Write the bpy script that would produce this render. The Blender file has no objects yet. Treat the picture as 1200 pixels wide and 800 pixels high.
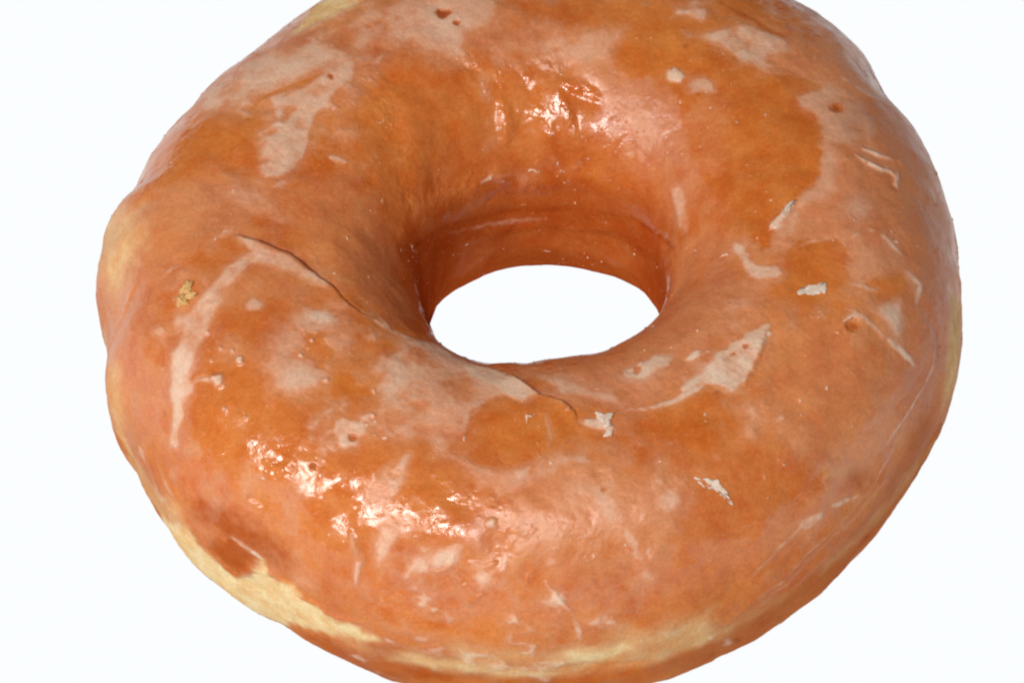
import bpy, math, time
import numpy as np
T0=time.time()
RO=[505.6, 505.6, 505.4, 505.4, 505.5, 505.9, 506.5, 507.2, 507.9, 508.5, 508.8, 509.1, 509.4, 509.7, 510.1, 510.6, 511.1, 511.6, 512.1, 512.7, 513.4, 514.2, 515.1, 515.7, 515.9, 515.1, 513.8, 512.5, 511.5, 511.1, 511.2, 511.9, 513.4, 515.5, 518.3, 521.5, 524.9, 527.8, 530.0, 531.2, 531.7, 531.8, 531.8, 531.8, 531.8, 531.7, 531.4, 531.0, 530.7, 530.6, 530.6, 530.8, 531.2, 531.7, 532.4, 533.2, 534.0, 534.7, 535.3, 535.8, 536.5, 537.3, 538.2, 539.2, 540.1, 540.7, 541.0, 541.1, 541.2, 541.3, 541.7, 542.1, 542.6, 542.9, 543.0, 542.7, 542.3, 542.0, 541.7, 541.6, 541.7, 541.9, 542.0, 542.0, 541.5, 540.6, 539.5, 538.4, 537.4, 536.6, 535.9, 535.5, 534.9, 534.1, 532.8, 531.1, 529.4, 527.8, 526.4, 525.1, 523.9, 522.9, 521.9, 520.5, 518.8, 516.8, 514.8, 512.8, 511.1, 509.5, 508.0, 506.6, 505.2, 503.6, 501.7, 499.7, 497.8, 496.0, 494.3, 492.8, 491.4, 490.1, 488.8, 487.6, 486.4, 485.0, 483.5, 482.1, 480.9, 480.0, 479.4, 479.0, 478.7, 478.3, 477.8, 477.3, 477.1, 477.3, 477.8, 478.8, 480.0, 481.3, 482.7, 483.9, 484.6, 484.8, 484.3, 483.6, 483.1, 482.9, 483.1, 483.5, 484.0, 484.7, 485.6, 486.7, 487.6, 488.5, 489.1, 489.5, 489.8, 489.9, 490.0, 490.1, 490.4, 491.0, 491.8, 493.1, 495.6, 499.9, 504.6, 507.8, 508.6, 507.7, 506.3, 505.5, 505.7, 506.3, 506.7, 506.2, 504.6, 502.3, 499.8, 497.5, 495.7, 494.3, 493.4, 493.0, 493.1, 493.7, 495.0, 496.7, 498.9, 501.0, 502.4, 503.2, 503.2, 502.4, 500.8, 498.7, 496.4, 494.4, 493.1, 492.5, 492.4, 492.6, 492.5, 492.1, 491.4, 490.7, 490.2, 489.9, 489.9, 490.0, 490.3, 490.4, 490.3, 489.9, 489.4, 488.5, 487.4, 486.2, 485.2, 484.5, 484.1, 483.6, 482.5, 480.9, 479.1, 476.9, 474.3, 472.0, 470.9, 470.9, 471.4, 471.9, 472.4, 472.8, 473.2, 473.5, 473.7, 473.6, 473.6, 473.6, 473.7, 474.0, 474.3, 474.7, 475.3, 475.8, 476.2, 476.4, 476.5, 476.5, 476.6, 476.5, 476.2, 476.0, 475.7, 475.7, 475.7, 475.8, 475.8, 475.8, 475.7, 475.7, 475.8, 475.9, 476.2, 476.4, 476.5, 476.4, 476.2, 476.0, 475.9, 475.8, 475.9, 475.9, 475.8, 475.6, 475.3, 475.1, 474.9, 474.8, 474.7, 474.5, 474.2, 474.0, 473.9, 473.7, 473.5, 473.3, 473.1, 472.9, 472.5, 472.1, 471.8, 471.7, 471.7, 472.0, 472.6, 473.4, 474.4, 475.3, 476.0, 476.1, 476.0, 475.7, 475.5, 475.6, 476.0, 476.5, 477.0, 477.4, 477.5, 477.4, 477.3, 477.2, 477.2, 477.3, 477.6, 477.9, 478.4, 479.0, 479.8, 480.5, 481.2, 481.4, 481.4, 481.2, 481.1, 481.3, 481.7, 482.3, 483.0, 483.9, 485.0, 486.1, 487.4, 488.8, 490.4, 492.1, 493.7, 495.0, 496.1, 497.1, 498.3, 499.7, 500.9, 501.6, 502.0, 502.1, 502.3, 502.5, 502.7, 502.9, 503.2, 503.8, 504.6, 505.3]
RI=[157.1, 157.5, 157.8, 158.0, 158.1, 158.2, 158.2, 158.1, 158.1, 158.0, 158.0, 158.0, 158.0, 157.8, 157.1, 156.0, 154.8, 153.3, 151.4, 149.2, 147.2, 145.5, 143.9, 142.5, 141.0, 139.4, 137.7, 136.2, 135.0, 134.2, 133.7, 133.4, 133.3, 133.0, 132.4, 131.4, 130.4, 129.5, 128.7, 128.1, 127.8, 127.6, 127.3, 126.6, 125.6, 124.5, 123.6, 122.8, 122.0, 121.1, 120.1, 119.4, 118.8, 118.5, 118.3, 118.1, 118.0, 117.9, 117.8, 117.8, 117.9, 118.1, 118.3, 118.7, 119.1, 119.7, 120.4, 121.3, 122.3, 123.5, 124.9, 126.6, 128.5, 130.5, 132.7, 134.5, 135.8, 136.4, 136.8, 137.2, 137.6, 138.1, 138.4, 137.7, 135.9, 133.5, 131.2, 129.2, 127.4, 125.9, 124.5, 123.3, 122.4, 122.0, 122.1, 122.6, 123.6, 125.0, 126.6, 128.3, 129.8, 131.2, 132.7, 134.2, 135.7, 137.3, 139.2, 141.0, 142.6, 144.1, 145.8, 147.6, 149.4, 150.9, 152.2, 153.4, 154.4, 155.2, 156.0, 156.6]
BACKDROP=(.965,.985,1.)
WORLD=.025
LAMPS=[('softbox',-7,58,.6,.12,.14,1.8,(1,.972,.92)),('side_softbox',-56,45,.6,.12,.13,1.8,(1,.972,.92))]

# ---------------------------------------------------------------- geometry of the ring (1 unit here = one photo pixel at the doughnut)
K=0.095/1010.
EL=math.radians(54); LENS=120.; FPX=LENS/36*1200; DIST=FPX          # camera distance in the same unit
PN=2.45; B=186.
CX,CY=620.,370.
view=np.array([0,math.cos(EL),-math.sin(EL)]); right=np.array([1.,0,0]); up=np.cross(right,view)
ctr=np.array([0,0,B*0.97])
cam=ctr-view*DIST-right*(CX-600)+up*(CY-400)
def project(P):
    d=P-cam; z=d@view
    return 600+FPX*(d@right)/z, 400-FPX*(d@up)/z, z

NT,NP=2000,1120
th=np.arange(NT)*2*np.pi/NT
def per(tab): 
    n=len(tab); return np.interp(th,np.arange(n+1)*2*np.pi/n,np.r_[tab,tab[0]])
Ro,Ri=per(RO),per(RI)
def sec(p):
    c,s=np.cos(p),np.sin(p); q=2/PN
    return np.sign(c)*np.abs(c)**q, np.sign(s)*np.abs(s)**q
pd=np.linspace(0,2*np.pi,40001); xd,zd=sec(pd)
al=np.r_[0,np.cumsum(np.hypot(np.diff(xd)*175,np.diff(zd)*B))]
phi=np.interp(np.arange(NP)*al[-1]/NP,al,pd)
sx,sz=sec(phi)
def gs(a,s):
    k=np.fft.fftfreq(len(a))*len(a); return np.real(np.fft.ifft(np.fft.fft(a)*np.exp(-.5*(k*s*2*np.pi/len(a))**2)))
Rs=gs(Ro,55.); wq=np.clip((sz-.66)/.3,0,1)[None]; wq=wq*wq*(3-2*wq)
Ro2=Ro[:,None]*(1-wq)+Rs[:,None]*wq
r=(Ro2+Ri[:,None])/2+(Ro2-Ri[:,None])/2*sx[None]
h=np.maximum(sz*B,-B*.97)+B*.97
P=np.stack([r*np.cos(th)[:,None],r*np.sin(th)[:,None],np.broadcast_to(h,r.shape)],-1)
def normals(P):
    du=np.roll(P,-1,0)-np.roll(P,1,0); dv=np.roll(P,-1,1)-np.roll(P,1,1)
    n=np.cross(du,dv); n/=np.linalg.norm(n,axis=-1,keepdims=True)+1e-9
    return n
N=normals(P)

# ---------------------------------------------------------------- noise
def vnoise(Q,seed):
    i=np.floor(Q).astype(np.int64); f=(Q-i).astype(np.float32); f=f*f*(3-2*f)
    def hsh(x,y,z):
        n=(x*374761393+y*668265263+z*2147483647+seed*974634777)&0xffffffff
        n=((n^(n>>13))*1274126177)&0xffffffff; n=((n^(n>>15))*2246822519)&0xffffffff
        return ((n^(n>>14))&0xffff).astype(np.float32)/32767.5-1
    x,y,z=i[...,0],i[...,1],i[...,2]; o=0
    for a in (0,1):
        wa=f[...,0] if a else 1-f[...,0]
        for b in (0,1):
            wb=f[...,1] if b else 1-f[...,1]
            for c in (0,1):
                wc=f[...,2] if c else 1-f[...,2]
                o=o+wa*wb*wc*hsh(x+a,y+b,z+c)
    return o
def fbm(scale,oct=3,seed=1,gain=.5):
    o=0;g=1;t=0
    for k in range(oct):
        o=o+g*vnoise(P/scale*(2.03**k)+k*17.3+100,seed+k); t+=g; g*=gain
    return o/t
nbig=fbm(95,3,1); nmid=fbm(26,3,5); nfine=fbm(7,3,9); nmicro=fbm(2.6,2,14)
nbig2=fbm(60,3,21); nmid2=fbm(17,3,41); ngrain=fbm(4.2,1,51)

# ---------------------------------------------------------------- look-up of the visible surface point at a photo position
px,py,pz=project(P)
vis=((cam-P)*N).sum(-1)>0.04*DIST
W0,H0=1260,980; OX,OY=-30,-120
bx=np.floor(px-OX).astype(int); by=np.floor(py-OY).astype(int)
ok=vis&(bx>=0)&(by>=0)&(bx<W0)&(by<H0)
ii=np.flatnonzero(ok.ravel()); key=(by*W0+bx).ravel()[ii]
o=np.argsort(-pz.ravel()[ii],kind='stable')
zb=np.full(W0*H0,-1,np.int64); zb[key[o]]=ii[o]; zb=zb.reshape(H0,W0)
def look(x,y):
    cx,cy=int(x-OX),int(y-OY)
    for rad in (0,2,5,12,30,60):
        y0,y1,x0,x1=max(cy-rad,0),min(cy+rad+1,H0),max(cx-rad,0),min(cx+rad+1,W0)
        w=zb[y0:y1,x0:x1]; m=np.argwhere(w>=0)
        if len(m):
            d=(m[:,0]+y0-cy)**2+(m[:,1]+x0-cx)**2; a=m[d.argmin()]
            return int(w[a[0],a[1]])
    return None
ZO={'A':(60,0),'B':(430,0),'C':(800,0),'D':(60,260),'E':(430,260),'F':(800,260),'G':(60,530),'H':(430,530),'I':(800,530),'T':(0,0)}
def conv(zone,pts):
    ox,oy=ZO[zone]; s=1. if zone=='T' else 1/2.9625
    return [(ox+x*s,oy+y*s) for x,y in pts]
def densify(q,closed,step=7.):
    q=list(q); 
    if closed: q=q+[q[0]]
    out=[]
    for a,b in zip(q[:-1],q[1:]):
        n=max(1,int(math.hypot(b[0]-a[0],b[1]-a[1])/step))
        out+= [(a[0]+(b[0]-a[0])*k/n,a[1]+(b[1]-a[1])*k/n) for k in range(n)]
    if not closed: out.append(q[-1])
    return out
def trace(q):
    ids=[look(x,y) for x,y in q]; ids=[k for k in ids if k is not None]
    I=np.array([k//NP for k in ids]); J=np.array([k%NP for k in ids])
    I=I[0]+(I-I[0]+NT//2)%NT-NT//2; J=J[0]+(J-J[0]+NP//2)%NP-NP//2
    return I,J,P.reshape(-1,3)[ids]
def window(I,J,m):
    rr=max(60.,float(np.hypot(*P[I[0]%NT,J[0]%NP,:2])))
    mi=int(m/(rr*2*np.pi/NT))+2; mj=int(m/(al[-1]/NP))+2
    gi=np.arange(I.min()-mi,I.max()+mi+1); gj=np.arange(J.min()-mj,J.max()+mj+1)
    if len(gi)>=NT: gi=gi[:NT]
    if len(gj)>=NP: gj=gj[:NP]
    return gi,gj
LAY={k:np.zeros((NT,NP),np.float32) for k in ('milk','pale','crust','h','pink','blist')}
def sdist(I,J,Q,gi,gj,closed,brk=30.,wid=None):
    ix=np.ix_(gi%NT,gj%NP); V=P[ix].astype(np.float32); d=np.full(V.shape[:2],1e9,np.float32)
    ins=np.zeros(V.shape[:2],bool); n=len(I); tt=np.zeros_like(d)
    GI=gi[:,None].astype(np.float32); GJ=gj[None,:].astype(np.float32)
    for k in range(n if closed else max(n-1,1)):
        a=Q[k].astype(np.float32); b=Q[(k+1)%n].astype(np.float32); ab=b-a; L=float(ab@ab)
        if closed:
            i0,i1,j0,j1=I[k],I[(k+1)%n],J[k],J[(k+1)%n]
            if j0!=j1:
                c=((GJ>=min(j0,j1))&(GJ<max(j0,j1)))&(GI<i0+(GJ-j0)*(i1-i0)/float(j1-j0))
                ins^=c
        if L>brk*brk: continue
        t=np.clip(((V-a)@ab)/(L+1e-6),0,1)
        dd=((V-a-t[...,None]*ab)**2).sum(-1)
        if wid is not None:
            s=(k+t)/max(n-1,1); m=dd<d; tt[m]=s[m]
        np.minimum(d,dd,out=d)
    d=np.sqrt(d)
    return ix,(np.where(ins,-d,d) if closed else d),tt
def smooth(x): 
    x=np.clip(x,0,1); return x*x*(3-2*x)
def apply(layer,ix,a,val,mode):
    L=LAY[layer]; c=L[ix]
    if mode=='set': L[ix]=c+(val-c)*a
    elif mode=='max': L[ix]=np.maximum(c,val*a)
    else: L[ix]=c+val*a
def poly(zone,pts,layer,val,soft=3.,jit=4.,mode='set'):
    I,J,Q=trace(densify(conv(zone,pts),True))
    gi,gj=window(I,J,soft*2+jit*2+6)
    ix,sd,_=sdist(I,J,Q,gi,gj,True)
    if soft<14 and val>.3: soft=soft*(2.1 if soft>2.5 else 1.5)
    sd=sd+jit*(1.5*nmid[ix]+1.3*nfine[ix]+(.55*nmicro[ix] if soft<4 else 0))*1.5
    a=smooth(.5-sd/(2*soft))
    if layer=='milk' and val>.4 and mode=='set':
        # the sugar film is thick near its broken rim and thins out unevenly inside
        mot=np.clip(.9+.5*nmid2[ix]+.22*nfine[ix]+.15*nmicro[ix],.15 if val<.7 else .6,1.08)
        a=a*mot; halo=smooth(.5-(sd-soft*1.5)/(2*(soft+9)))*.42*np.clip(.6+1.4*nmid2[ix],0,1)
        a=np.maximum(a,halo)
    apply(layer,ix,a,val,mode)
def line(zone,pts,layer,val,w=3.,soft=2.,jit=1.5,mode='max',taper=True):
    if layer=='milk' and val>.4: val,w=min(1.,val*1.25),w+1.2
    I,J,Q=trace(densify(conv(zone,pts),False,5.))
    gi,gj=window(I,J,w+soft*2+jit*2+4)
    ix,d,t=sdist(I,J,Q,gi,gj,False,wid=1)
    if layer=='h': jit,soft=min(jit,.5),max(soft,2.5)
    ww=w*(np.sqrt(np.clip(4*t*(1-t),.06,1)) if taper else 1)
    sd=d-ww/2+jit*(1.1*nmid[ix]+1.1*nfine[ix]+.4*nmicro[ix])
    a=smooth(.5-sd/(2*soft))
    if layer=='milk' and val>.4: a=a*np.clip(.9+.5*nmid2[ix]+.5*nfine[ix],.1,1)
    if layer=='h' and val>0: a=a*np.clip(1+.5*nfine[ix]+.6*nmid2[ix],0,2)
    apply(layer,ix,a,val,mode)
def step(zone,crack,body,height,decay=12.,soft=2.,layer='h'):
    # one side of a crack stands proud of the other and slopes back down away from it
    I,J,Q=trace(densify(conv(zone,crack),False,5.)); I2,J2,Q2=trace(densify(conv(zone,crack+body),True))
    gi,gj=window(I2,J2,8)
    i0=(I[0]-I2[0])
    ix,sd,_=sdist(I2,J2,Q2,gi,gj,True); _,d,t=sdist(I,J,Q,gi,gj,False,wid=1)
    sd=sd+1.2*nfine[ix]+.8*nmid[ix]
    a=smooth(.5-sd/(2*soft))*np.exp(-d/decay)*np.sqrt(np.clip(5*t*(1-t),0,1))
    apply(layer,ix,a,height,'add')
def dot(zone,x,y,rad,layer,val,soft=1.5,jit=1.5,mode='set',sxy=1.):
    q=conv(zone,[(x,y)])[0]
    pts=[(q[0]+rad*(.8+.45*abs(math.sin(x*1.7+t*1.5+y)))*sxy*math.cos(t),q[1]+rad*(.7+.5*abs(math.cos(y*1.3+t*2.5)))*math.sin(t)) for t in np.linspace(0,2*np.pi,9)[:-1]]
    I,J,Q=trace(pts); gi,gj=window(I,J,soft*2+jit*2+4)
    ix,sd,_=sdist(I,J,Q,gi,gj,True); sd=sd+jit*(nfine[ix]*1.6+.8*nmicro[ix])
    if rad>5 and layer=='milk': soft,val=soft*2,val*.92
    apply(layer,ix,smooth(.5-sd/(2*soft)),val,mode)
# base veil of glaze: clear and orange inside the ring, milkier outside
base=.19+.24*nbig+.55*np.maximum(nmid2,-.1)+.35*np.clip(nmid,0,1)+.12*nfine
inner=np.clip((-sx)[None]*1.1-.05,0,1)*np.ones((NT,1))
vein=np.clip(1-np.abs(fbm(38,3,71))*7,0,1)*np.clip(.3+1.6*fbm(80,2,75),0,1)
vein2=np.clip(1-np.abs(fbm(20,3,81))*6,0,1)*np.clip(-.1+1.8*fbm(70,2,85),0,1)
vein3=np.clip(1-np.abs(fbm(12,2,91))*5,0,1)*np.clip(-.1+2*fbm(50,2,95),0,1)
base=base-.12*inner
LAY['milk'][:]=np.clip(base,.02,.55)+(.36*vein+.36*vein2+.16*vein3)*(1-.7*inner)
LAY['crust'][:]=np.clip(.08+.16*nbig2+.08*nmid,0,.35)
lower=np.clip(-sz[None]*1.6-.6,0,1)*np.ones((NT,1))
LAY['crust'][:]+=.5*lower
# pale unfried band round the outside
wv=sz[None]+.10*nbig+.05*nmid+.06
LAY['pale'][:]=np.where(sx[None]>0,np.exp(-(wv/.075)**2)*np.clip(.45+.8*nbig2,0,.8)*(1-.7*np.exp(-((np.degrees(th)[:,None]-325)/28.)**2)),0)
LAY['pink'][:]=.65*smooth((.45-sz[None]+.2*nbig)/.6)*(sx>.3)[None]
# ---- general zones
poly('T',[(960,130),(1040,110),(1080,180),(1115,260),(1125,360),(1110,500),(1060,560),(1040,420),(1000,330),(960,250)],'milk',.50,14,8)
poly('T',[(960,130),(1040,110),(1080,180),(1115,260),(1125,360),(1110,500),(1060,560),(1050,420),(1030,330),(1000,250)],'pink',.45,20,8)
poly('T',[(1080,480),(1110,500),(1060,590),(1020,640),(950,710),(880,755),(800,790),(780,775),(860,730),(930,690),(985,640),(1040,570)],'milk',.55,5,4)
poly('T',[(1080,480),(1110,500),(1060,590),(1020,640),(950,710),(880,755),(800,790),(780,775),(860,730),(930,690),(985,640),(1040,570)],'pink',.95,8,4)
poly('T',[(880,390),(960,370),(1030,420),(1050,500),(1010,560),(960,540),(900,470)],'milk',.36,14,8)
poly('T',[(830,540),(900,500),(980,560),(960,620),(880,700),(800,730),(760,700),(780,620)],'milk',.16,16,8)
poly('T',[(440,80),(560,70),(570,120),(560,220),(480,290),(440,250),(420,160)],'milk',.08,18,8)
poly('T',[(640,200),(780,150),(800,230),(780,260),(640,250),(540,250),(520,220)],'milk',.08,14,8)
poly('T',[(240,330),(300,310),(350,340),(340,370),(280,390),(240,400),(230,430),(210,520),(330,560),(380,560),(360,470),(300,440),(260,420)],'milk',.08,10,6)
poly('T',[(400,510),(520,500),(560,560),(540,640),(400,660),(330,640),(360,560)],'milk',.14,16,8)
poly('T',[(140,260),(230,250),(200,330),(170,400),(200,470),(160,520),(130,480),(125,400)],'milk',.34,14,8)
poly('T',[(165,170),(230,130),(300,140),(280,190),(200,220),(160,230)],'milk',.06,10,6)
poly('T',[(330,230),(400,200),(450,260),(480,330),(480,380),(420,350),(380,300)],'milk',.30,14,6)
poly('T',[(720,340),(840,260),(880,310),(900,370),(800,430),(700,440),(640,440)],'milk',.42,12,6)
poly('T',[(800,100),(880,100),(900,170),(850,250),(810,220)],'milk',.20,12,6)
# ---- inner wall: red-brown crust; shade painted in towards the left and bottom
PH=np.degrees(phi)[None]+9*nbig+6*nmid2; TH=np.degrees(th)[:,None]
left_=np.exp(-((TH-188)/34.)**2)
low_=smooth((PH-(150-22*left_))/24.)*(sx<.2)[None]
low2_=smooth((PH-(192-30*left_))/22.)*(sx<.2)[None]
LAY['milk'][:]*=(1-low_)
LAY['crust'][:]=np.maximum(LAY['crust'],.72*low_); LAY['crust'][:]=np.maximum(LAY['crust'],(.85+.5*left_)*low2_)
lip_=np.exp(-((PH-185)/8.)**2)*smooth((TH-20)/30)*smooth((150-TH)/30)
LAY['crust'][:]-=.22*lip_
line('T',[(470,300),(528,262),(600,248),(680,246),(742,258),(788,290)],'crust',1.25,8,9,4)  # shade of the fold, painted along the crease
line('T',[(462,330),(478,288),(528,262),(600,248),(680,246),(742,258),(788,290),(803,330)],'h',-1.6,14,14,3,'add')
line('T',[(500,300),(560,275),(640,262),(720,270),(770,300)],'h',2.5,16,10,3,'add')
line('T',[(525,272),(580,262),(640,256)],'milk',.6,5,2,3)
poly('T',[(480,270),(560,220),(640,215),(760,230),(800,280),(760,262),(690,245),(600,245),(520,262)],'crust',.5,12,5)
poly('T',[(935,95),(1000,90),(1060,170),(1075,280),(1040,330),(960,320),(880,300),(900,260),(930,200)],'milk',.56,16,6)
poly('T',[(660,70),(760,100),(830,120),(810,200),(760,190),(700,110)],'milk',.42,9,5)
poly('T',[(600,560),(700,550),(800,590),(780,660),(660,680),(590,640)],'milk',.42,14,6)
milk_right=poly('T',[(720,110),(800,130),(840,200),(800,230),(740,190)],'milk',.42,12,5)
line('T',[(880,85),(935,98),(968,104),(950,116),(950,126),(966,136),(968,182),(966,218),(948,232),(932,252),(914,280)],'milk',.54,22,9,4,'set')
line('T',[(505,515),(530,532),(555,545),(575,555),(605,562),(645,550),(675,528)],'milk',.56,16,5,4,'set')
line('T',[(545,500),(545,478),(575,460),(612,466)],'milk',.6,16,5,4,'set')
# ---- clear orange windows where the glaze has flaked off
poly('B',[(520,10),(800,0),(1040,0),(1080,50),(900,95),(700,100),(600,80)],'milk',.10,7,5)
poly('T',[(722,50),(735,35),(790,25),(800,40),(860,60),(868,75),(895,85),(930,88),(965,102),(960,105),(935,112),(942,125),(958,135),(960,180),(957,215),(940,225),(925,245),(905,272),(895,290),(870,262),(850,240),(830,215),(810,180),(800,130),(775,90),(740,90),(720,80)],'milk',.03,2.,3)
poly('T',[(800,140),(830,100),(860,130),(850,200),(820,200)],'milk',.24,10,6)
poly('F',[(400,60),(540,60),(570,110),(572,200),(540,250),(400,250),(380,180),(350,120)],'milk',.05,2.5,3)
poly('E',[(360,660),(430,615),(480,600),(540,635),(600,610),(660,640),(710,660),(720,700),(690,760),(640,800),(520,850),(430,860),(370,840),(290,800),(300,760),(345,720)],'milk',.05,2,3)
poly('F',[(-40,640),(40,590),(130,590),(150,640),(120,680),(140,760),(60,790),(-60,760),(-130,700)],'milk',.06,3,4)
# ---- milky patches
poly('A',[(480,380),(560,280),(680,210),(800,160),(930,150),(1010,170),(1060,205),(960,250),(880,285),(800,315),(720,345),(640,390),(560,400)],'milk',.74,6,4)
poly('A',[(680,290),(800,215),(930,185),(960,210),(860,260),(740,310)],'milk',.84,9,4)
line('A',[(1050,205),(960,255),(880,290),(800,318),(730,345),(690,385)],'milk',.05,7,2,mode='set')
poly('A',[(790,345),(880,300),(960,240),(1020,210),(1070,210),(1060,260),(1010,310),(965,340),(920,390),(900,440),(880,500),(850,560),(815,612),(745,622),(712,580),(730,520),(780,450),(830,400),(860,378),(760,372)],'milk',.80,2.4,2.5)
dot('A',970,270,3.5,'milk',.1,1,1)
dot('A',970,270,3.5,'crust',.9,1,1)
poly('A',[(560,640),(590,655),(650,640),(720,660),(780,700),(805,765),(730,740),(650,715),(600,695)],'milk',.66,3,3)
poly('A',[(420,640),(520,610),(580,650),(600,700),(700,730),(640,800),(420,800),(300,790),(320,720)],'milk',.46,10,6)
line('A',[(760,170),(880,110),(1000,45),(1160,0)],'milk',.6,16,8)
line('A',[(1160,20),(1020,100),(900,130)],'milk',.5,26,12)
line('A',[(960,540),(1030,560)],'milk',.66,8,2)
poly('T',[(365,8),(395,-10),(440,-30),(445,-12),(410,10),(378,24),(345,38)],'pale',.85,5,3)
poly('B',[(200,-40),(420,-20),(440,60),(380,110),(320,170),(250,200),(210,170),(120,140),(60,150),(-40,180),(-60,60),(60,20)],'milk',.66,7,5)
poly('B',[(190,10),(300,30),(400,50),(380,100),(260,160),(210,120)],'milk',.80,9,5)
for (x,y,rr) in ((265,48,5.5),(312,82,2.8)):
    dot('B',x,y,rr,'milk',.05,1,1.5,sxy=1.5); dot('B',x,y,rr,'crust',.8,1,1.5,sxy=1.5); dot('B',x,y,rr,'h',-1.5,2,1,'add')
poly('B',[(420,130),(540,150),(620,130),(740,110),(890,98),(870,140),(850,200),(800,250),(700,225),(600,190),(480,175)],'milk',.62,4,4)
poly('B',[(640,160),(760,150),(800,190),(760,220),(700,200)],'milk',.66,6,3)
poly('C',[(40,130),(140,90),(200,80),(300,100),(430,170),(380,190),(300,190),(285,240),(210,225),(160,185),(120,155)],'milk',.80,3,3)
poly('C',[(300,95),(400,130),(520,180),(620,260),(600,330),(500,290),(390,260),(300,215),(400,190)],'milk',.52,5,4)
line('C',[(120,0),(230,60),(300,100),(360,130)],'crust',.55,8,3)
line('C',[(120,0),(230,60),(300,100),(360,130)],'milk',.10,9,3,mode='set')
dot('C',60,50,9,'milk',.82,2,3)
poly('T',[(1005,75),(1020,70),(1028,90),(1024,96),(1010,88)],'crust',.35,5,4)
poly('C',[(390,330),(450,318),(500,300),(570,310),(640,380),(680,440),(660,480),(560,500),(500,478),(470,410),(400,370)],'milk',.68,3,3)
dot('C',535,378,5,'milk',.05,1,1,sxy=1.3); dot('C',535,378,3,'crust',.8,1.2,1,sxy=1.5); dot('C',535,378,4,'h',-2,2,1,'add')
line('C',[(540,268),(600,300),(660,340),(700,350)],'milk',.8,7,3)
for q in ([(625,520),(700,550),(745,562),(770,585)],[(600,545),(660,580),(720,600),(745,625)],[(745,600),(735,640),(750,660)]):
    line('C',q,'milk',.82,5,1.5); line('C',q,'h',1.6,5,3,1,'add')
line('C',[(630,560),(690,590),(730,612)],'crust',.6,4,1.5); line('C',[(720,650),(755,668)],'crust',.8,4,1.5)
line('C',[(590,710),(620,735),(645,745)],'crust',.4,5,2)
poly('C',[(560,720),(610,690),(650,730),(630,760),(590,745)],'milk',.68,3,2)
line('C',[(390,700),(345,755),(305,790)],'milk',.95,9,1.2); line('C',[(390,700),(345,755),(305,790)],'h',3,9,2,.5,'add')
dot('C',75,300,9,'milk',.86,2.5,2,sxy=1.5)
dot('B',1070,262,9,'milk',.97,1.5,2,sxy=1.2); dot('B',1070,262,8,'h',1.6,6,1,'add')
dot('B',1150,300,10,'milk',.75,3,3,sxy=1.4)
line('B',[(830,330),(880,370),(960,430),(1010,480)],'milk',.5,14,6)
line('B',[(680,290),(740,300),(800,340)],'h',2.5,14,6,1,'add')
line('B',[(470,360),(490,440),(480,500)],'h',2.5,16,7,1,'add')
line('B',[(690,360),(710,460),(740,560)],'h',2.5,14,6,1,'add')
line('B',[(590,370),(620,430),(640,490)],'h',2.,14,6,1,'add')
line('B',[(400,250),(420,330),(500,340)],'milk',.45,16,6)
poly('B',[(480,500),(540,500),(560,620),(540,650),(500,600)],'milk',.50,4,2)
poly('B',[(1040,640),(1090,640),(1115,720),(1110,800),(1080,800),(1070,720)],'milk',.75,3,3)
line('B',[(390,640),(430,610),(500,600)],'milk',.7,4,1.5)
# left flank: the ridge of glaze with a crack along its top
poly('D',[(650,50),(740,80),(830,120),(900,165),(960,208),(975,240),(905,218),(850,195),(800,175),(760,155),(700,150),(665,190),(620,235),(590,290),(560,345),(530,400),(512,450),(482,520),(500,590),(462,620),(448,690),(432,790),(402,790),(412,680),(415,560),(430,470),(455,400),(458,340),(490,290),(550,220),(600,150),(640,125),(700,105)],'milk',.88,2.6,2.5)
poly('D',[(660,190),(760,165),(870,215),(960,250),(900,290),(760,270),(640,290),(600,330),(610,250)],'milk',.42,7,4)
CR=[(640,40),(700,60),(760,82),(830,112),(885,148),(930,188),(975,222),(1010,262),(1060,305),(1120,345)]
step('D',CR,[(1050,420),(900,360),(760,300),(640,230),(560,120)],4.,13,3)
line('D',CR,'h',-1.,6,4,.6,'add')
line('D',[(640,40),(700,60),(760,82),(830,112),(885,148),(930,188),(975,222),(1010,262)],'crust',.85,9,3)  # shadow beside the crack, drawn as a dark crust line
line('D',[(1030,290),(1100,330),(1200,385),(1300,420)],'milk',.62,8,3)
line('D',[(560,60),(620,30),(600,10)],'milk',.5,10,4)
poly('D',[(860,330),(920,308),(980,318),(1010,350),(1065,370),(1040,440),(1000,470),(985,500),(960,545),(880,570),(860,605),(800,600),(770,560),(755,500),(730,460),(750,390),(800,370)],'milk',.62,4,4)
poly('D',[(885,320),(960,312),(990,335),(960,365),(910,350)],'milk',.92,3,2)
poly('D',[(870,380),(950,380),(960,430),(990,450),(940,500),(900,470)],'milk',.15,3,3)
poly('D',[(780,510),(880,500),(930,545),(860,590),(800,580)],'milk',.78,5,3)
poly('D',[(985,690),(1020,672),(1080,680),(1100,710),(1060,760),(1020,792),(990,770)],'milk',.86,2.5,3)
dot('D',1047,742,4,'milk',.1,1,1); dot('D',1047,742,4,'crust',.7,1,1); dot('D',1047,742,4,'h',-2,2,1,'add')
dot('D',705,293,7,'milk',.8,2,3,sxy=1.5)
dot('D',385,380,6,'milk',.75,2,3)
dot('D',655,483,4.5,'milk',.97,1,1.5); dot('D',655,483,4.5,'h',2,2,1,'add')
dot('D',580,550,7,'milk',1.,1.2,1.5); dot('D',580,550,7,'h',4,4,1,'add')
line('D',[(490,552),(530,548),(600,550)],'milk',.95,5,1.5)
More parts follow.
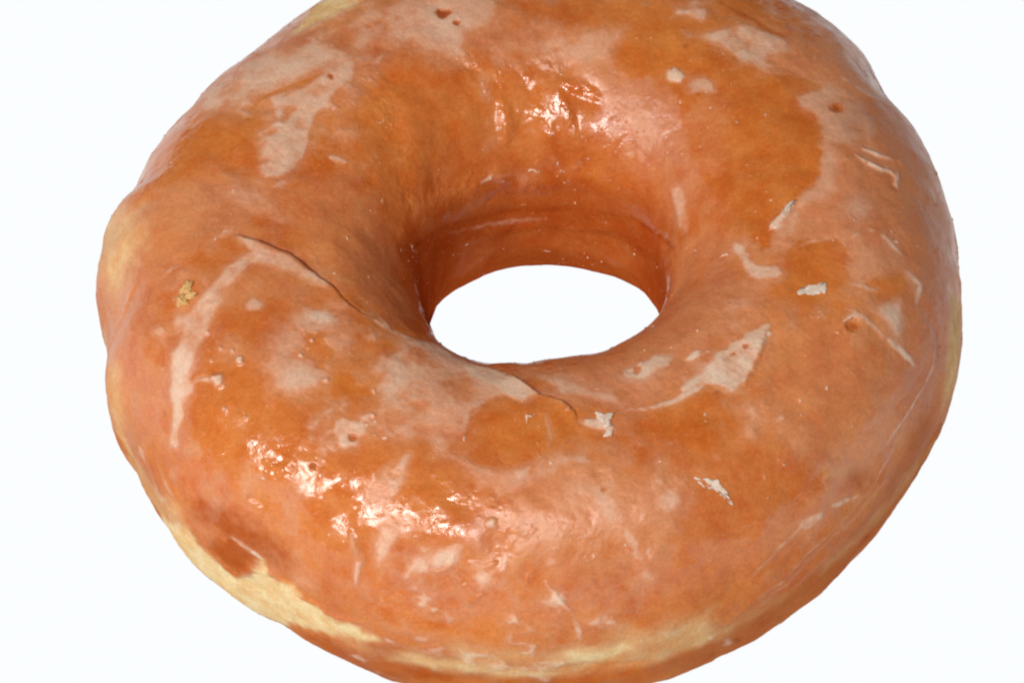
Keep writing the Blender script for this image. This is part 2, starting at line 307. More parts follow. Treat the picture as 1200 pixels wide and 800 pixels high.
for (x,y) in ((545,388),(630,450),(590,440),(555,480),(905,410),(865,460),(955,547),(675,680),(605,650),(1115,670),(1120,580)):
    dot('D',x,y,2.2,'milk',.95,1,1); dot('D',x,y,2.2,'h',1.6,1.6,.5,'add')
poly('D',[(170,-60),(300,-30),(320,60),(280,140),(240,230),(200,250),(150,170),(165,60)],'pale',.55,13,6)
line('D',[(300,180),(250,290),(205,400),(190,440)],'milk',.58,10,4)
line('D',[(300,180),(250,290),(205,400)],'h',2,12,6,1,'add')
poly('D',[(190,480),(230,500),(240,620),(250,760),(215,700),(185,600)],'pale',.4,6,3)
line('D',[(380,200),(420,160),(450,150)],'milk',.6,5,2)
# front of the hole
poly('E',[(100,400),(150,405),(240,418),(300,455),(370,492),(450,512),(520,545),(560,572),(605,602),(540,632),(480,592),(430,612),(350,655),(340,720),(290,770),(230,792),(200,760),(150,780),(60,740),(30,640),(40,540),(60,470),(100,450)],'milk',.64,4,4)
poly('E',[(330,492),(450,510),(520,545),(605,602),(540,632),(475,592),(420,560),(360,530)],'milk',.88,2.2,2)
poly('E',[(60,470),(120,455),(140,560),(80,600),(40,540)],'milk',.80,6,4)
poly('E',[(130,404),(230,418),(330,485),(300,490),(220,450),(150,425)],'milk',.85,3,2)
step('E',[(500,525),(540,560),(600,600),(680,620),(722,655),(732,690)],[(640,760),(520,740),(430,640),(420,560)],4.5,10)
line('E',[(525,540),(600,600),(680,620),(722,655),(732,690)],'h',-1.5,5,3,.6,'add')
line('E',[(525,535),(600,592),(680,615),(722,650)],'crust',.7,9,3)
line('E',[(1,300),(60,350),(110,400)],'milk',.60,10,4)
poly('E',[(560,530),(640,520),(760,520),(880,490),(1000,465),(1120,380),(1185,400),(1185,520),(1120,575),(1060,610),(1000,635),(880,680),(860,625),(760,608),(660,570)],'milk',.54,4,4)
poly('E',[(580,535),(680,545),(760,580),(860,600),(870,625),(780,612),(690,590)],'milk',.74,3,2)
poly('E',[(885,512),(950,490),(1000,462),(1050,470),(1055,500),(1000,525),(950,545),(900,535)],'milk',.90,2,2)
dot('E',940,510,5,'milk',.4,2,1)
line('E',[(1110,475),(1150,455),(1185,445)],'milk',.85,9,2)
line('E',[(1185,550),(1120,592),(1060,622),(1000,640),(900,650)],'milk',.72,7,2)
line('E',[(640,570),(760,605),(870,640)],'crust',.6,7,3)
line('E',[(740,690),(800,700),(860,720)],'milk',.8,12,4)
poly('E',[(730,790),(820,760),(900,770),(860,800),(760,810)],'milk',.6,5,3)
for q in ([(360,670),(400,640)],[(620,660),(640,740),(630,790)]): line('E',q,'milk',.5,5,2)
# right flank
poly('F',[(300,355),(275,420),(243,480),(212,560),(172,592),(125,570),(70,552),(0,592),(-20,580),(60,520),(120,460),(200,400),(265,365)],'milk',.93,1.8,2)
for (x,y,rr) in ((218,430,3.3),(178,452,2.2),(120,590,3)):
    dot('F',x,y,rr,'milk',.2,1,1); dot('F',x,y,rr,'crust',.7,1,1)
line('F',[(285,380),(250,480),(215,562)],'h',2,8,3,.5,'add')
dot('F',300,385,3,'milk',1,1,1)
poly('F',[(180,68),(215,90),(255,150),(330,150),(347,170),(335,185),(290,190),(230,182),(190,130)],'milk',.82,2.5,2)
poly('F',[(150,250),(250,230),(240,330),(180,380),(100,370)],'milk',.62,6,4)
line('F',[(395,88),(450,65),(540,55)],'milk',.6,4,2)
dot('F',320,10,7,'milk',.95,2,2)
poly('F',[(700,282),(760,280),(758,330),(745,390),(715,360),(680,320)],'milk',.90,3,2)
line('F',[(700,400),(750,440),(805,505)],'milk',.80,7,2)
poly('F',[(570,100),(680,80),(770,130),(825,200),(820,270),(700,275),(580,235)],'milk',.60,5,4)
poly('F',[(640,200),(760,190),(790,250),(700,260),(640,240)],'milk',.22,4,3)
line('F',[(580,60),(640,30),(700,60),(770,130)],'milk',.75,6,2.5)
line('F',[(770,170),(822,220),(810,290)],'milk',.78,8,2.5)
line('F',[(570,210),(620,225),(690,240)],'milk',.75,6,2.5)
line('F',[(560,290),(620,330),(690,390),(700,420)],'milk',.66,10,4)
dot('F',590,360,8,'milk',.1,2,2); dot('F',590,360,5,'crust',.6,2,2); dot('F',590,360,7,'h',-3,3,1,'add')
line('F',[(555,350),(590,325),(630,340)],'milk',.85,4,1.5)
dot('F',300,490,6,'milk',.6,2,1); dot('F',300,490,2.5,'crust',.5,1,1)
poly('F',[(160,640),(220,612),(280,640),(300,690),(260,710),(190,680)],'milk',.72,7,4)
poly('F',[(350,750),(420,760),(430,800),(380,810)],'milk',.65,6,3)
poly('F',[(930,240),(975,300),(968,420),(940,580),(900,640),(905,520),(925,420)],'pale',.62,5,3)
line('F',[(820,295),(860,370),(875,420),(868,500),(830,570),(780,650),(710,770),(640,850)],'milk',.66,8,3)
step('F',[(820,295),(860,370),(875,420),(868,500),(830,570),(780,650),(710,770)],[(600,720),(690,600),(740,480),(730,380)],3.5,15,4)
line('F',[(880,340),(890,440),(885,520)],'crust',.5,6,3)
# lower left: pale dough and red-brown torn crust
poly('G',[(470,255),(540,350),(600,400),(640,432),(700,412),(740,388),(780,430),(845,462),(860,500),(930,545),(985,575),(1060,605),(1185,655),(1100,660),(1000,625),(900,612),(810,596),(750,600),(690,580),(620,510),(540,450),(460,370),(400,270),(380,215)],'pale',.95,3.5,5)
poly('G',[(230,0),(330,140),(400,230),(470,256),(440,190),(350,110),(300,20)],'pale',.35,6,4)
poly('G',[(540,300),(600,275),(660,320),(705,365),(690,412),(645,435),(600,400),(560,345)],'crust',.62,6,6)
poly('G',[(540,300),(600,275),(660,320),(705,365),(690,412),(645,435),(600,400),(560,345)],'pale',0.,3,6)
poly('G',[(540,300),(600,275),(660,320),(705,365),(690,412),(645,435),(600,400),(560,345)],'milk',.1,5,6)
poly('G',[(480,180),(600,190),(700,250),(800,320),(860,385),(800,415),(700,350),(600,290),(500,230)],'crust',.65,9,5)
poly('G',[(490,235),(555,255),(545,300),(510,285)],'milk',.6,4,3)
poly('G',[(800,405),(870,420),(940,462),(930,505),(860,482)],'milk',.58,4,3)
line('G',[(620,288),(680,330),(740,372)],'milk',.85,7,2)
line('G',[(490,250),(560,340),(640,425),(700,400),(780,420),(860,490),(960,555),(1080,590)],'h',3,10,4,1,'add')
poly('G',[(800,605),(900,630),(1000,670),(1185,720),(1185,800),(1040,740),(900,660)],'crust',.45,6,5)
line('G',[(380,60),(400,110),(430,170)],'milk',.6,9,4)
line('G',[(1040,280),(1068,360),(1058,470)],'milk',.72,7,3); line('G',[(1040,280),(1068,360),(1058,470)],'h',2.5,9,4,1,'add')  # specular streak painted in milk tone along a small ridge
line('G',[(1180,30),(1130,130),(1090,180)],'milk',.5,18,8)
dot('G',907,47,3.5,'crust',1,1.2,1); dot('G',907,47,3.,'h',-2,2,1,'add')
poly('G',[(930,520),(1100,590),(1120,640),(1000,600)],'milk',.5,6,3)
# bottom front
line('H',[(150,-10),(105,80),(65,150),(30,190)],'milk',.60,18,6)
poly('H',[(30,250),(70,235),(115,250),(112,310),(75,350),(45,410),(20,400),(25,330)],'milk',.86,3,3)
poly('H',[(205,390),(245,345),(340,325),(305,385),(245,405)],'milk',.85,3,3)
dot('H',433,247,6,'milk',.97,1.5,2); dot('H',433,247,6,'h',2.5,3,1,'add')
line('H',[(485,350),(475,400),(450,420)],'milk',.85,5,2)
poly('H',[(365,440),(400,410),(440,430),(410,455)],'milk',.8,3,2)
for q in ([(210,400),(240,420),(290,400),(300,360)],[(350,380),(400,400),(450,380)],[(330,500),(360,520),(400,490)]): line('H',q,'h',2,6,3,1,'add'); 
poly('H',[(600,60),(700,40),(760,20),(850,60),(885,180),(930,260),(860,255),(800,262),(700,285),(640,235),(615,150)],'milk',.54,6,5)
poly('H',[(780,130),(830,110),(865,180),(850,235),(800,200)],'milk',.80,7,4)
dot('H',820,128,3,'milk',.2,1,1); dot('H',820,128,3,'crust',.6,1,1)
line('H',[(870,235),(930,320),(970,400)],'milk',.6,12,5)
poly('H',[(270,-10),(340,0),(390,65),(480,50),(540,92),(610,40),(640,0),(650,30),(570,110),(450,135),(390,112),(370,75)],'milk',.58,3.5,3)
poly('H',[(500,60),(545,50),(580,40),(560,75),(530,95)],'milk',.82,2,2)
poly('H',[(690,20),(750,0),(775,30),(740,50)],'milk',.8,3,2)
poly('H',[(1030,130),(1070,120),(1100,165),(1085,200),(1040,220),(1020,190)],'milk',.78,4,3)
poly('H',[(1020,225),(1060,235),(1090,270),(1040,275)],'milk',.72,4,3)
poly('H',[(945,395),(975,380),(1010,410),(1025,460),(990,470),(950,430)],'milk',.78,4,3)
line('H',[(990,322),(972,345),(990,375)],'milk',.95,5,1.5); line('H',[(930,345),(940,370)],'milk',.9,4,1.5)
poly('H',[(880,430),(940,430),(960,470),(910,490)],'milk',.5,5,3)
line('H',[(620,450),(670,510),(715,560)],'milk',.82,5,1.5); line('H',[(720,570),(735,620),(745,660)],'milk',.78,8,2.5); line('H',[(760,590),(860,620)],'milk',.5,10,4)
line('H',[(620,450),(670,510),(715,560)],'h',1.6,5,3,.5,'add')
dot('H',640,380,5,'milk',.7,2,2); dot('H',235,548,4,'milk',.9,1.5,1.5); dot('H',290,580,6,'milk',.75,2,2)
poly('H',[(170,630),(220,640),(210,660),(150,650)],'milk',.75,3,2)
line('H',[(0,620),(100,660),(200,690),(300,700),(400,730)],'milk',.5,9,4)
poly('H',[(280,662),(400,690),(600,715),(700,690),(850,640),(1000,610),(1185,562),(1185,615),(1100,675),(950,725),(800,750),(600,755),(450,740),(360,715)],'pale',.42,11,6)
poly('H',[(700,700),(800,690),(900,680),(860,720),(760,735)],'pale',.9,6,4)
poly('H',[(400,725),(460,730),(465,755),(420,760)],'milk',.8,3,3)
poly('H',[(560,760),(620,755),(610,785),(570,780)],'milk',.75,3,3)
line('H',[(370,700),(500,745),(620,745),(760,745),(900,740),(1050,700),(1185,640)],'h',-1.8,10,8,1,'add')
poly('H',[(0,640),(120,670),(280,710),(400,770),(300,800),(100,790),(0,740)],'crust',.45,6,5)
dot('H',365,117,1.7,'crust',1,1,.3); dot('A',760,610,1.8,'crust',1,1,.3); dot('C',10,160,1.8,'crust',1,1,.3)
dot('B',1108,160,1.6,'crust',1,1,.3)
# lower right
poly('I',[(490,190),(480,230),(425,272),(392,262),(415,232),(450,205)],'milk',.86,2.5,2)
line('I',[(620,140),(560,170),(500,190)],'milk',.75,6,2)
line('I',[(470,210),(380,285),(300,365),(220,450)],'milk',.66,6,2.5)
line('I',[(640,130),(560,225),(430,345),(350,440),(250,510),(150,592)],'milk',.70,6,2.5)
step('I',[(720,20),(660,120),(560,225),(430,345),(350,440),(250,510),(150,592),(60,640)],[(0,560),(120,480),(250,380),(350,260),(480,120),(600,0)],5.,22,5)
line('I',[(700,120),(590,250),(470,360),(390,450),(290,530),(190,600)],'h',-2.,12,8,1,'add')
poly('I',[(-60,625),(0,600),(70,600),(105,630),(60,670),(-40,690)],'pale',.6,5,3)
poly('I',[(580,60),(640,50),(650,100),(610,135),(560,120)],'crust',.5,6,3)
poly('I',[(480,50),(600,50),(560,90),(480,100)],'pale',.2,6,3)
for (x,y) in ((640,295),(280,600),(230,680),(190,650),(100,700)): dot('I',x,y,3,'crust',.6,2,2)
dot('I',95,642,2.5,'milk',1,1,1); dot('I',155,655,4,'milk',.8,1.5,2)
line('I',[(290,230),(350,265)],'milk',.4,5,2)
# scattered sugar grains
rg=np.random.RandomState(4)

poly('T',[(290,560),(400,540),(480,560),(600,600),(600,680),(500,690),(400,700),(320,640)],'blist',.75,14,8)
poly('T',[(555,80),(680,75),(730,110),(720,200),(580,225)],'blist',.6,14,8)
poly('T',[(570,90),(660,85),(700,110),(695,190),(590,200)],'milk',.10,12,6)
poly('T',[(440,70),(560,90),(560,220),(480,230)],'blist',.6,18,8)
poly('T',[(600,560),(760,560),(760,680),(620,690)],'blist',.35,18,8)

poly('T',[(400,300),(440,270),(480,300),(500,390),(450,380)],'crust',.5,18,6)  # left rim of the hole: dark crust with its shade painted in

print('features',round(time.time()-T0,1))

# ---------------------------------------------------------------- displacement
def blur(A,s):
    R=max(2,int(2.5*s)); w=np.exp(-.5*(np.arange(-R,R+1)/s)**2); w/=w.sum()
    B_=sum(w[k+R]*np.roll(A,k,0) for k in range(-R,R+1)); return sum(w[k+R]*np.roll(B_,k,1) for k in range(-R,R+1))
LAY['milk'][:]=.72*blur(LAY['milk'],1.)+.28*blur(LAY['milk'],4.5)
for k_ in ('pale','crust'): LAY[k_][:]=blur(LAY[k_],1.6)
gr=np.clip((ngrain-.70)*7,0,1)*np.clip(2*nmid2+.2,0,1)*(sx<.75)[None]*(LAY['crust']<.8)
LAY['milk'][:]=np.maximum(LAY['milk'],.95*gr)
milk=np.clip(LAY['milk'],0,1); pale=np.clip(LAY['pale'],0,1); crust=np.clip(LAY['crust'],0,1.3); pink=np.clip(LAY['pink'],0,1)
topness=np.clip((P[...,2]/(2*B)-.25)*2,0,1)
H=3.6*nbig+2.0*nbig2*topness+1.5*nmid+.18*nfine+.08*nmicro+LAY['h']
H=H*np.where(np.abs(sz)[None]*np.ones((NT,1))>.985,np.where(sz[None]<0,.25,1),1)
# wrinkled, blistered patches of dried glaze
blister=np.clip(fbm(9,2,31)*1.6-.15,0,1)
H=H+blister*np.clip(.4-milk,0,1)*.8*np.clip(nbig2*2+.3,0,1)*topness
bl=np.clip(LAY['blist'],0,1)
H=H+bl*(6.2*fbm(34,1,61)+.4*fbm(11,2,66))
H=H+np.clip(ngrain-.66,0,1)*6.*np.clip(2*nmid2+.2,0,1)*(milk<.6)*np.clip(topness*3-1.2,0,1)
thick=2.6*(milk-.42)                      # glaze film height above the dough
Pd=P+N*H[...,None]
Pg=P+N*(H+thick+.25*nfine*(milk>.3))[...,None]
Pd[...,2]=np.maximum(Pd[...,2],0.); Pg[...,2]=np.maximum(Pg[...,2],.3)

G_=(1-.97*smooth((.72-sz)/.4)*(sx>.3))[None]*(1-.97*smooth((np.degrees(phi)[None]-158)/14.))*np.ones((NT,1)); G_=G_.ravel()    # the sugary outer flank is dull, the crown is wet and glossy
def mesh_from(Pm,keep,name,mat,attrs):
    vid=np.arange(NT*NP).reshape(NT,NP)
    f=np.stack([vid,np.roll(vid,-1,0),np.roll(np.roll(vid,-1,0),-1,1),np.roll(vid,-1,1)],-1).reshape(-1,4)
    V=Pm.reshape(-1,3)*K; A=attrs.reshape(-1,4)
    if keep is not None:
        kf=keep.ravel()[f].any(1); f=f[kf]
        used=np.unique(f); mp=np.full(NT*NP,-1); mp[used]=np.arange(len(used)); f=mp[f]; V=V[used]; A=A[used]
    me=bpy.data.meshes.new(name)
    me.vertices.add(len(V)); me.vertices.foreach_set('co',V.astype(np.float32).ravel())
    me.loops.add(f.size); me.loops.foreach_set('vertex_index',f.astype(np.int32).ravel())
    me.polygons.add(len(f)); me.polygons.foreach_set('loop_start',np.arange(0,f.size,4,dtype=np.int32))
    me.polygons.foreach_set('loop_total',np.full(len(f),4,np.int32))
    me.polygons.foreach_set('use_smooth',np.ones(len(f),bool))
    me.update(calc_edges=True)
    ca=me.color_attributes.new('coating','FLOAT_COLOR','POINT'); ca.data.foreach_set('color',A.astype(np.float32).ravel())
    ga=me.attributes.new('gloss','FLOAT','POINT'); ga.data.foreach_set('value',(G_ if keep is None else G_[used]).astype(np.float32))
    me.materials.append(mat)
    ob=bpy.data.objects.new(name,me); bpy.context.scene.collection.objects.link(ob)
    return ob

# ---------------------------------------------------------------- materials
def nd(nt,t,**kw):
    n=nt.nodes.new(t)
    for k,v in kw.items(): setattr(n,k,v)
    return n
def mixc(nt,f,a,b,blend='MIX'):
    m=nd(nt,'ShaderNodeMix',data_type='RGBA',blend_type=blend)
    for s,v in ((0,f),(6,a),(7,b)):
        if hasattr(v,'links'): nt.links.new(v,m.inputs[s])
        else: m.inputs[s].default_value=v if s==0 else (*v,1)
    return m.outputs[2]
def math_(nt,op,a,b=0.,c=0.,clamp=False):
    m=nd(nt,'ShaderNodeMath',operation=op,use_clamp=clamp)
    for s,v in enumerate((a,b,c)):
        if hasattr(v,'links'): nt.links.new(v,m.inputs[s])
        else: m.inputs[s].default_value=v
    return m.outputs[0]
def noise(nt,co,scale,detail=4.,rough=.55,dist=0.):
    n=nd(nt,'ShaderNodeTexNoise'); nt.links.new(co,n.inputs['Vector'])
    n.inputs['Scale'].default_value=scale; n.inputs['Detail'].default_value=detail
    n.inputs['Roughness'].default_value=rough; n.inputs['Distortion'].default_value=dist
    return n.outputs['Fac']
def maprange(nt,v,a,b,c=0.,d=1.):
    m=nd(nt,'ShaderNodeMapRange'); nt.links.new(v,m.inputs[0])
    for i,x in enumerate((a,b,c,d)): m.inputs[i+1].default_value=x
    return m.outputs[0]
def lin(r,g,b): return tuple(((x/255+.055)/1.055)**2.4 if x>10 else x/255/12.92 for x in (r,g,b))
def donut_material(name,glaze):
    m=bpy.data.materials.new(name); m.use_nodes=True; nt=m.node_tree
    bs=nt.nodes['Principled BSDF']; L=nt.links.new
    at=nd(nt,'ShaderNodeAttribute',attribute_name='coating'); sp=nd(nt,'ShaderNodeSeparateColor'); L(at.outputs['Color'],sp.inputs[0])
    milk,pale,crust=sp.outputs; pink=at.outputs['Alpha']
    co=nd(nt,'ShaderNodeTexCoord').outputs['Object']
    n1=noise(nt,co,95,5,.6); n2=noise(nt,co,420,4,.6); n3=noise(nt,co,2300,3,.6); n4=noise(nt,co,5200,2,.6)
    c=mixc(nt,maprange(nt,n1,.36,.6),COL['deep'],COL['orange'])
    c=mixc(nt,maprange(nt,n2,.35,.8,.1,.5),c,COL['bright'])
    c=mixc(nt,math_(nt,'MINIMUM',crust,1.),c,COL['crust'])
    c=mixc(nt,maprange(nt,crust,.95,1.3,0.,1.),c,COL['shaded_crust'])  # darkest crust tone stands in for shade on the hole's left wall and fold
    # sugar film: thin milky veil broken up by grain
    mk=math_(nt,'ADD',math_(nt,'POWER',milk,1.28),math_(nt,'MULTIPLY',math_(nt,'SUBTRACT',n2,.5),.22),clamp=True)
    mk=math_(nt,'ADD',mk,math_(nt,'MULTIPLY',math_(nt,'SUBTRACT',n3,.5),.14),clamp=True)
    pk=mixc(nt,pink,COL['milk'],COL['pink'])
    c=mixc(nt,mk,c,pk)
    c=mixc(nt,maprange(nt,milk,.55,1.0),c,COL['white'])
    pl=mixc(nt,maprange(nt,n2,.35,.65),COL['pale2'],COL['pale'])
    c=mixc(nt,pale,c,pl)
    g=math_(nt,'MULTIPLY',maprange(nt,n4,.25,.75,.88,1.12),maprange(nt,n3,.3,.7,.93,1.07)); gm=nd(nt,'ShaderNodeVectorMath',operation='SCALE'); L(c,gm.inputs[0]); L(g,gm.inputs['Scale'])
    L(gm.outputs[0],bs.inputs['Base Color'])
    ro=maprange(nt,milk,.12,.6,.18,.5); ro=math_(nt,'ADD',ro,maprange(nt,n2,.35,.7,-.05,.10)); ro=math_(nt,'ADD',ro,math_(nt,'MULTIPLY',pale,.25))
    ro=math_(nt,'ADD',ro,maprange(nt,crust,.35,1.1,0.,.25),clamp=True); L(ro,bs.inputs['Roughness'])
    bs.inputs['IOR'].default_value=1.46
    bs.inputs['Subsurface Weight'].default_value=SSS
    bs.inputs['Subsurface Radius'].default_value=(1,.35,.12); bs.inputs['Subsurface Scale'].default_value=.0018
    gl=nd(nt,'ShaderNodeAttribute',attribute_name='gloss').outputs['Fac']
    L(math_(nt,'MULTIPLY',gl,maprange(nt,math_(nt,'ADD',crust,math_(nt,'MULTIPLY',pale,.9)),.2,.6,.78,.0)),bs.inputs['Specular IOR Level'])
    hgt=math_(nt,'ADD',math_(nt,'MULTIPLY',n3,.5),math_(nt,'MULTIPLY',n4,.25))
    hgt=math_(nt,'ADD',hgt,math_(nt,'MULTIPLY',n2,1.2))
    b=nd(nt,'ShaderNodeBump'); b.inputs['Strength'].default_value=.45; b.inputs['Distance'].default_value=.0001
    L(hgt,b.inputs['Height']); L(b.outputs[0],bs.inputs['Normal'])
    return m
COL=dict(shaded_crust=lin(78,24,7),orange=lin(216,116,48),deep=lin(202,90,30),bright=lin(234,158,78),crust=lin(150,50,11),milk=lin(228,163,128),pink=lin(160,88,62),
         white=lin(238,208,184),pale=lin(246,222,172),pale2=lin(236,190,130))
SSS=.12
def simple(name,col,rough=.5,sss=.0,bump=.0,scale=1500):
    m=bpy.data.materials.new(name); m.use_nodes=True; nt=m.node_tree; bs=nt.nodes['Principled BSDF']
    co=nd(nt,'ShaderNodeTexCoord').outputs['Object']; n=noise(nt,co,scale,4,.6)
    c=mixc(nt,maprange(nt,n,.35,.65),tuple(x*.85 for x in col),col); nt.links.new(c,bs.inputs['Base Color'])
    bs.inputs['Roughness'].default_value=rough; bs.inputs['Subsurface Weight'].default_value=sss; bs.inputs['Subsurface Scale'].default_value=.0015
    if bump:
        b=nd(nt,'ShaderNodeBump'); b.inputs['Strength'].default_value=bump; b.inputs['Distance'].default_value=.0002
        nt.links.new(n,b.inputs['Height']); nt.links.new(b.outputs[0],bs.inputs['Normal'])
    return m

root=bpy.data.objects.new('doughnut',None); bpy.context.scene.collection.objects.link(root)
root['label']='orange-brown glazed ring doughnut with patchy milky sugar glaze, filling the frame'; root['category']='doughnut'
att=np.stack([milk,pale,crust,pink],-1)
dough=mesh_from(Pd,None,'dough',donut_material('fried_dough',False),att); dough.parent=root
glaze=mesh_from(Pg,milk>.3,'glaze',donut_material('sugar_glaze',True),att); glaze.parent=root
print('meshes',round(time.time()-T0,1),len(glaze.data.vertices))

# small lumps that sit on the surface: a closed, bumpy pebble flattened on the skin
def frame_at(x,y):
    k=look(x,y); i,j=k//NP,k%NP; p=Pg[i,j] if milk[i,j]>.42 else Pd[i,j]; n=N[i,j]
    ax=right-n*(right@n); ax/=np.linalg.norm(ax); ay=np.cross(n,ax)
    return p,n,ax,ay
def lump(name,mat,blobs,seed,parent=None,seg=28,rough=.35,sink=.25):
    # blobs: (photo x, y, half length, half width, height, angle deg)
    rng=np.random.RandomState(seed); V=[];F=[]; cen=None
    for (x,y,a,bb,hh,ang) in blobs:
        p,n,ax,ay=frame_at(x,y)
        if cen is None: cen=p.copy()
        u=np.linspace(0,2*np.pi,seg,endpoint=False); v=np.linspace(0,np.pi,seg//2+1)
        ct,st=math.cos(math.radians(ang)),math.sin(math.radians(ang))
        d1=ax*ct+ay*st; d2=-ax*st+ay*ct; base=len(V)
        ph=rng.rand(6)*6.28
        for vv in v:
            for uu in u:
                q=np.array([math.sin(vv)*math.cos(uu),math.sin(vv)*math.sin(uu),math.cos(vv)])
                s=1+rough*(.5*math.sin(3*q[0]+ph[0]+2*q[2])*math.sin(4*q[1]+ph[1])+.35*math.sin(7*q[0]+ph[2])*math.sin(8*q[1]+ph[3]+3*q[2])+.2*math.sin(15*q[0]+ph[4])*math.sin(14*q[1]+ph[5]))
                V.append((p-cen)+s*(d1*q[0]*a+d2*q[1]*bb+n*(q[2]*hh))+n*hh*(1-sink*2)*.5)
        for a_ in range(len(v)-1):
            for b_ in range(seg):
                F.append((base+a_*seg+b_,base+(a_+1)*seg+b_,base+(a_+1)*seg+(b_+1)%seg,base+a_*seg+(b_+1)%seg))
    me=bpy.data.meshes.new(name); me.from_pydata([tuple(v*K) for v in V],[],F); me.update()
    me.polygons.foreach_set('use_smooth',np.ones(len(F),bool)); me.materials.append(mat); me.validate()
    ob=bpy.data.objects.new(name,me); bpy.context.scene.collection.objects.link(ob); ob.location=cen*K
    if parent: ob.parent=parent
    return ob
# thin chips of dried glaze, slightly curled off the surface
def flake(pts,mat,lift=2.5,thick=.6,curl=1.2,zone='F',seed=0):
    q=conv(zone,pts); c=np.mean(q,0); p,n,ax,ay=frame_at(*c)
    rng=np.random.RandomState(seed); out=[]
    dq=densify(q,True,2.2)
    ring=[]
    for (x,y) in dq:
        k=look(x+rng.randn()*.35,y+rng.randn()*.35); i,j=k//NP,k%NP; ring.append((Pg if milk[i,j]>.42 else Pd)[i,j])
    ring=np.array(ring); cen=ring.mean(0); n_=len(ring); V=[];F=[]
    rings=[1.,.93,.7,.4]; hs=[0.2,.8,1.,1.05]
    for f_,hh in zip(rings,hs):
        for k,pt in enumerate(ring):
            side=((pt-cen)@(ax*.7+ay*.7))/20.
            V.append(cen+(pt-cen)*f_+n*(thick*hh+max(side,-.2)*curl+.5*math.sin(k*.9+f_*9)*.5)-cen)
    for a_ in range(3):
        for k in range(n_): F.append((a_*n_+k,a_*n_+(k+1)%n_,(a_+1)*n_+(k+1)%n_,(a_+1)*n_+k))
    F.append(tuple(3*n_+k for k in range(n_)))
    base=len(V)
    for pt in ring: V.append((pt-cen)*.9-n*1.0)
    for k in range(n_): F.append((base+(k+1)%n_,(k+1)%n_,k,base+k)[::-1] if False else (base+k,base+(k+1)%n_,(k+1)%n_,k))
    F.append(tuple(base+k for k in range(n_))[::-1])
    me=bpy.data.meshes.new('glaze_flake'); me.from_pydata([tuple(v*K) for v in V],[],F); me.update(); me.validate(); me.materials.append(mat)
    me.polygons.foreach_set('use_smooth',np.ones(len(me.polygons),bool))
    ob=bpy.data.objects.new('glaze_flake',me); bpy.context.scene.collection.objects.link(ob); ob.location=cen*K; ob.parent=root
    return ob
fm=simple('dried_glaze',lin(242,214,196),.38,.1,.4)
cm=simple('crumb_dough',lin(236,184,118),.6,.2,.9,1800)
cr=lump('crumb',cm,[(220,338,9.5,6,5,60),(214,352,8.5,7,6,100),(223,347,7,5,4,15)],3,rough=.5)
cr['label']='tiny golden dough crumb stuck on the glaze of the left flank'; cr['category']='crumb'
flake([(395,240),(405,225),(430,218),(500,208),(503,225),(500,245),(440,250),(402,250)],fm,zone='F',curl=1.2)
flake([(35,85),(60,90),(120,95),(135,115),(160,150),(176,186),(150,165),(110,130),(70,120)],fm,zone='I',curl=1.5,seed=1)
flake([(360,708),(388,700),(372,735),(345,765),(330,790),(305,792),(318,765),(340,740)],fm,zone='C',curl=1.2,seed=2)
flake([(790,655),(830,665),(860,662),(845,690),(850,712),(825,715),(815,695),(795,680)],fm,zone='E',curl=1.2,seed=3,thick=2.5)
flake([(830,725),(855,722),(850,742),(820,745)],fm,zone='E',curl=1,seed=4,thick=2)
rgs=np.random.RandomState(8)


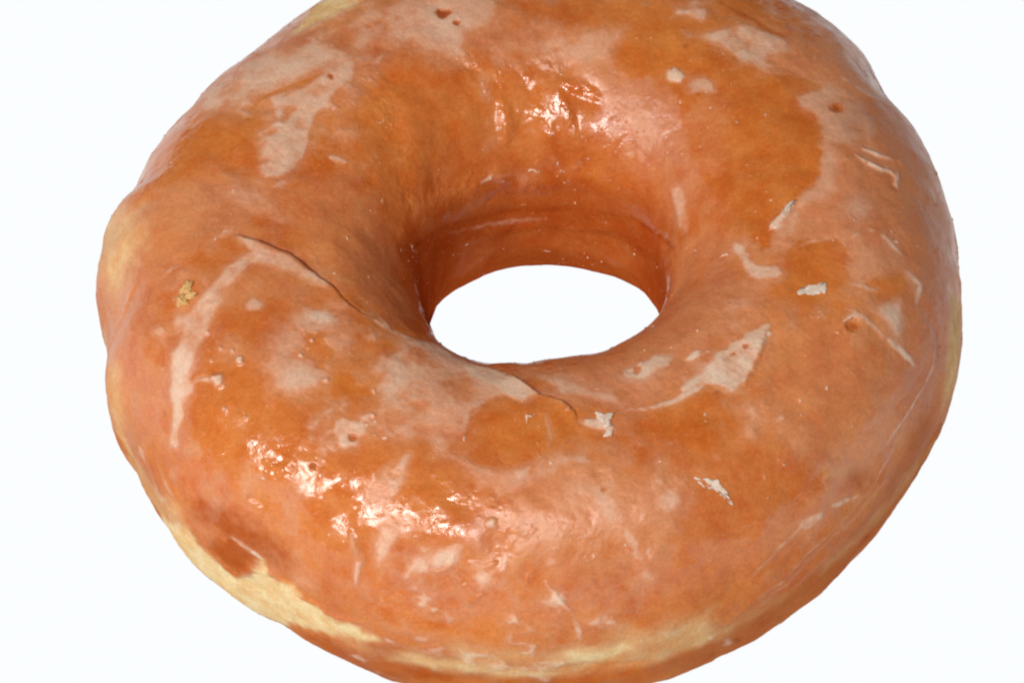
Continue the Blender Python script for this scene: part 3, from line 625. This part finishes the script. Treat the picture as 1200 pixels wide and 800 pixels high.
# ---------------------------------------------------------------- white ground: an added glowing slab, so that no shadow shows
me=bpy.data.meshes.new('glow_backdrop'); s=1.2
me.from_pydata([(-s,-s,0),(s,-s,0),(s,s,0),(-s,s,0),(-s,-s,-.03),(s,-s,-.03),(s,s,-.03),(-s,s,-.03)],[],[(0,1,2,3),(7,6,5,4),(0,4,5,1),(1,5,6,2),(2,6,7,3),(3,7,4,0)])
m=bpy.data.materials.new('glowing_white'); m.use_nodes=True; nt=m.node_tree; nt.nodes.clear()
em=nd(nt,'ShaderNodeEmission'); em.inputs[0].default_value=(*BACKDROP,1); em.inputs[1].default_value=1.
ou=nd(nt,'ShaderNodeOutputMaterial'); nt.links.new(em.outputs[0],ou.inputs[0]); me.materials.append(m)
tb=bpy.data.objects.new('glow_backdrop',me); tb['kind']='structure'; tb['label']='plain white backdrop under the doughnut, added as a glowing slab to stay shadowless'
bpy.context.scene.collection.objects.link(tb); tb.location=(0,0,-.0005)

# ---------------------------------------------------------------- camera, lamps, world
sc=bpy.context.scene
from mathutils import Matrix, Vector
cd=bpy.data.cameras.new('camera'); cd.lens=LENS; cd.sensor_width=36; cd.clip_start=.01; cd.clip_end=50
co_=bpy.data.objects.new('camera',cd); sc.collection.objects.link(co_); sc.camera=co_
M=Matrix.Identity(4)
for r_ in range(3): M[r_][0],M[r_][1],M[r_][2],M[r_][3]=right[r_],up[r_],-view[r_],cam[r_]*K
co_.matrix_world=M
def softbox(name,az,el,dist,size,size_y,power,col):
    ld=bpy.data.lights.new(name,'AREA'); ld.shape='RECTANGLE'; ld.size=size; ld.size_y=size_y; ld.energy=power; ld.color=col
    o=bpy.data.objects.new(name,ld); sc.collection.objects.link(o)
    a,e=math.radians(az),math.radians(el); d=Vector((math.sin(a)*math.cos(e),-math.cos(a)*math.cos(e),math.sin(e)))
    o.location=Vector((0,0,.018))+d*dist; o.rotation_euler=(-d).to_track_quat('-Z','Z').to_euler()
    return o
for L_ in LAMPS: softbox(*L_)
w=bpy.data.worlds.new('World'); sc.world=w; w.use_nodes=True
bg=w.node_tree.nodes['Background']; bg.inputs[0].default_value=(1,.98,.95,1); bg.inputs[1].default_value=WORLD
sc.view_settings.view_transform='Standard'; sc.view_settings.look='None'; sc.view_settings.exposure=0; sc.view_settings.gamma=1
sc.cycles.filter_width=2.3; sc.cycles.use_denoising=True; sc.cycles.max_bounces=6
print('done',round(time.time()-T0,1))
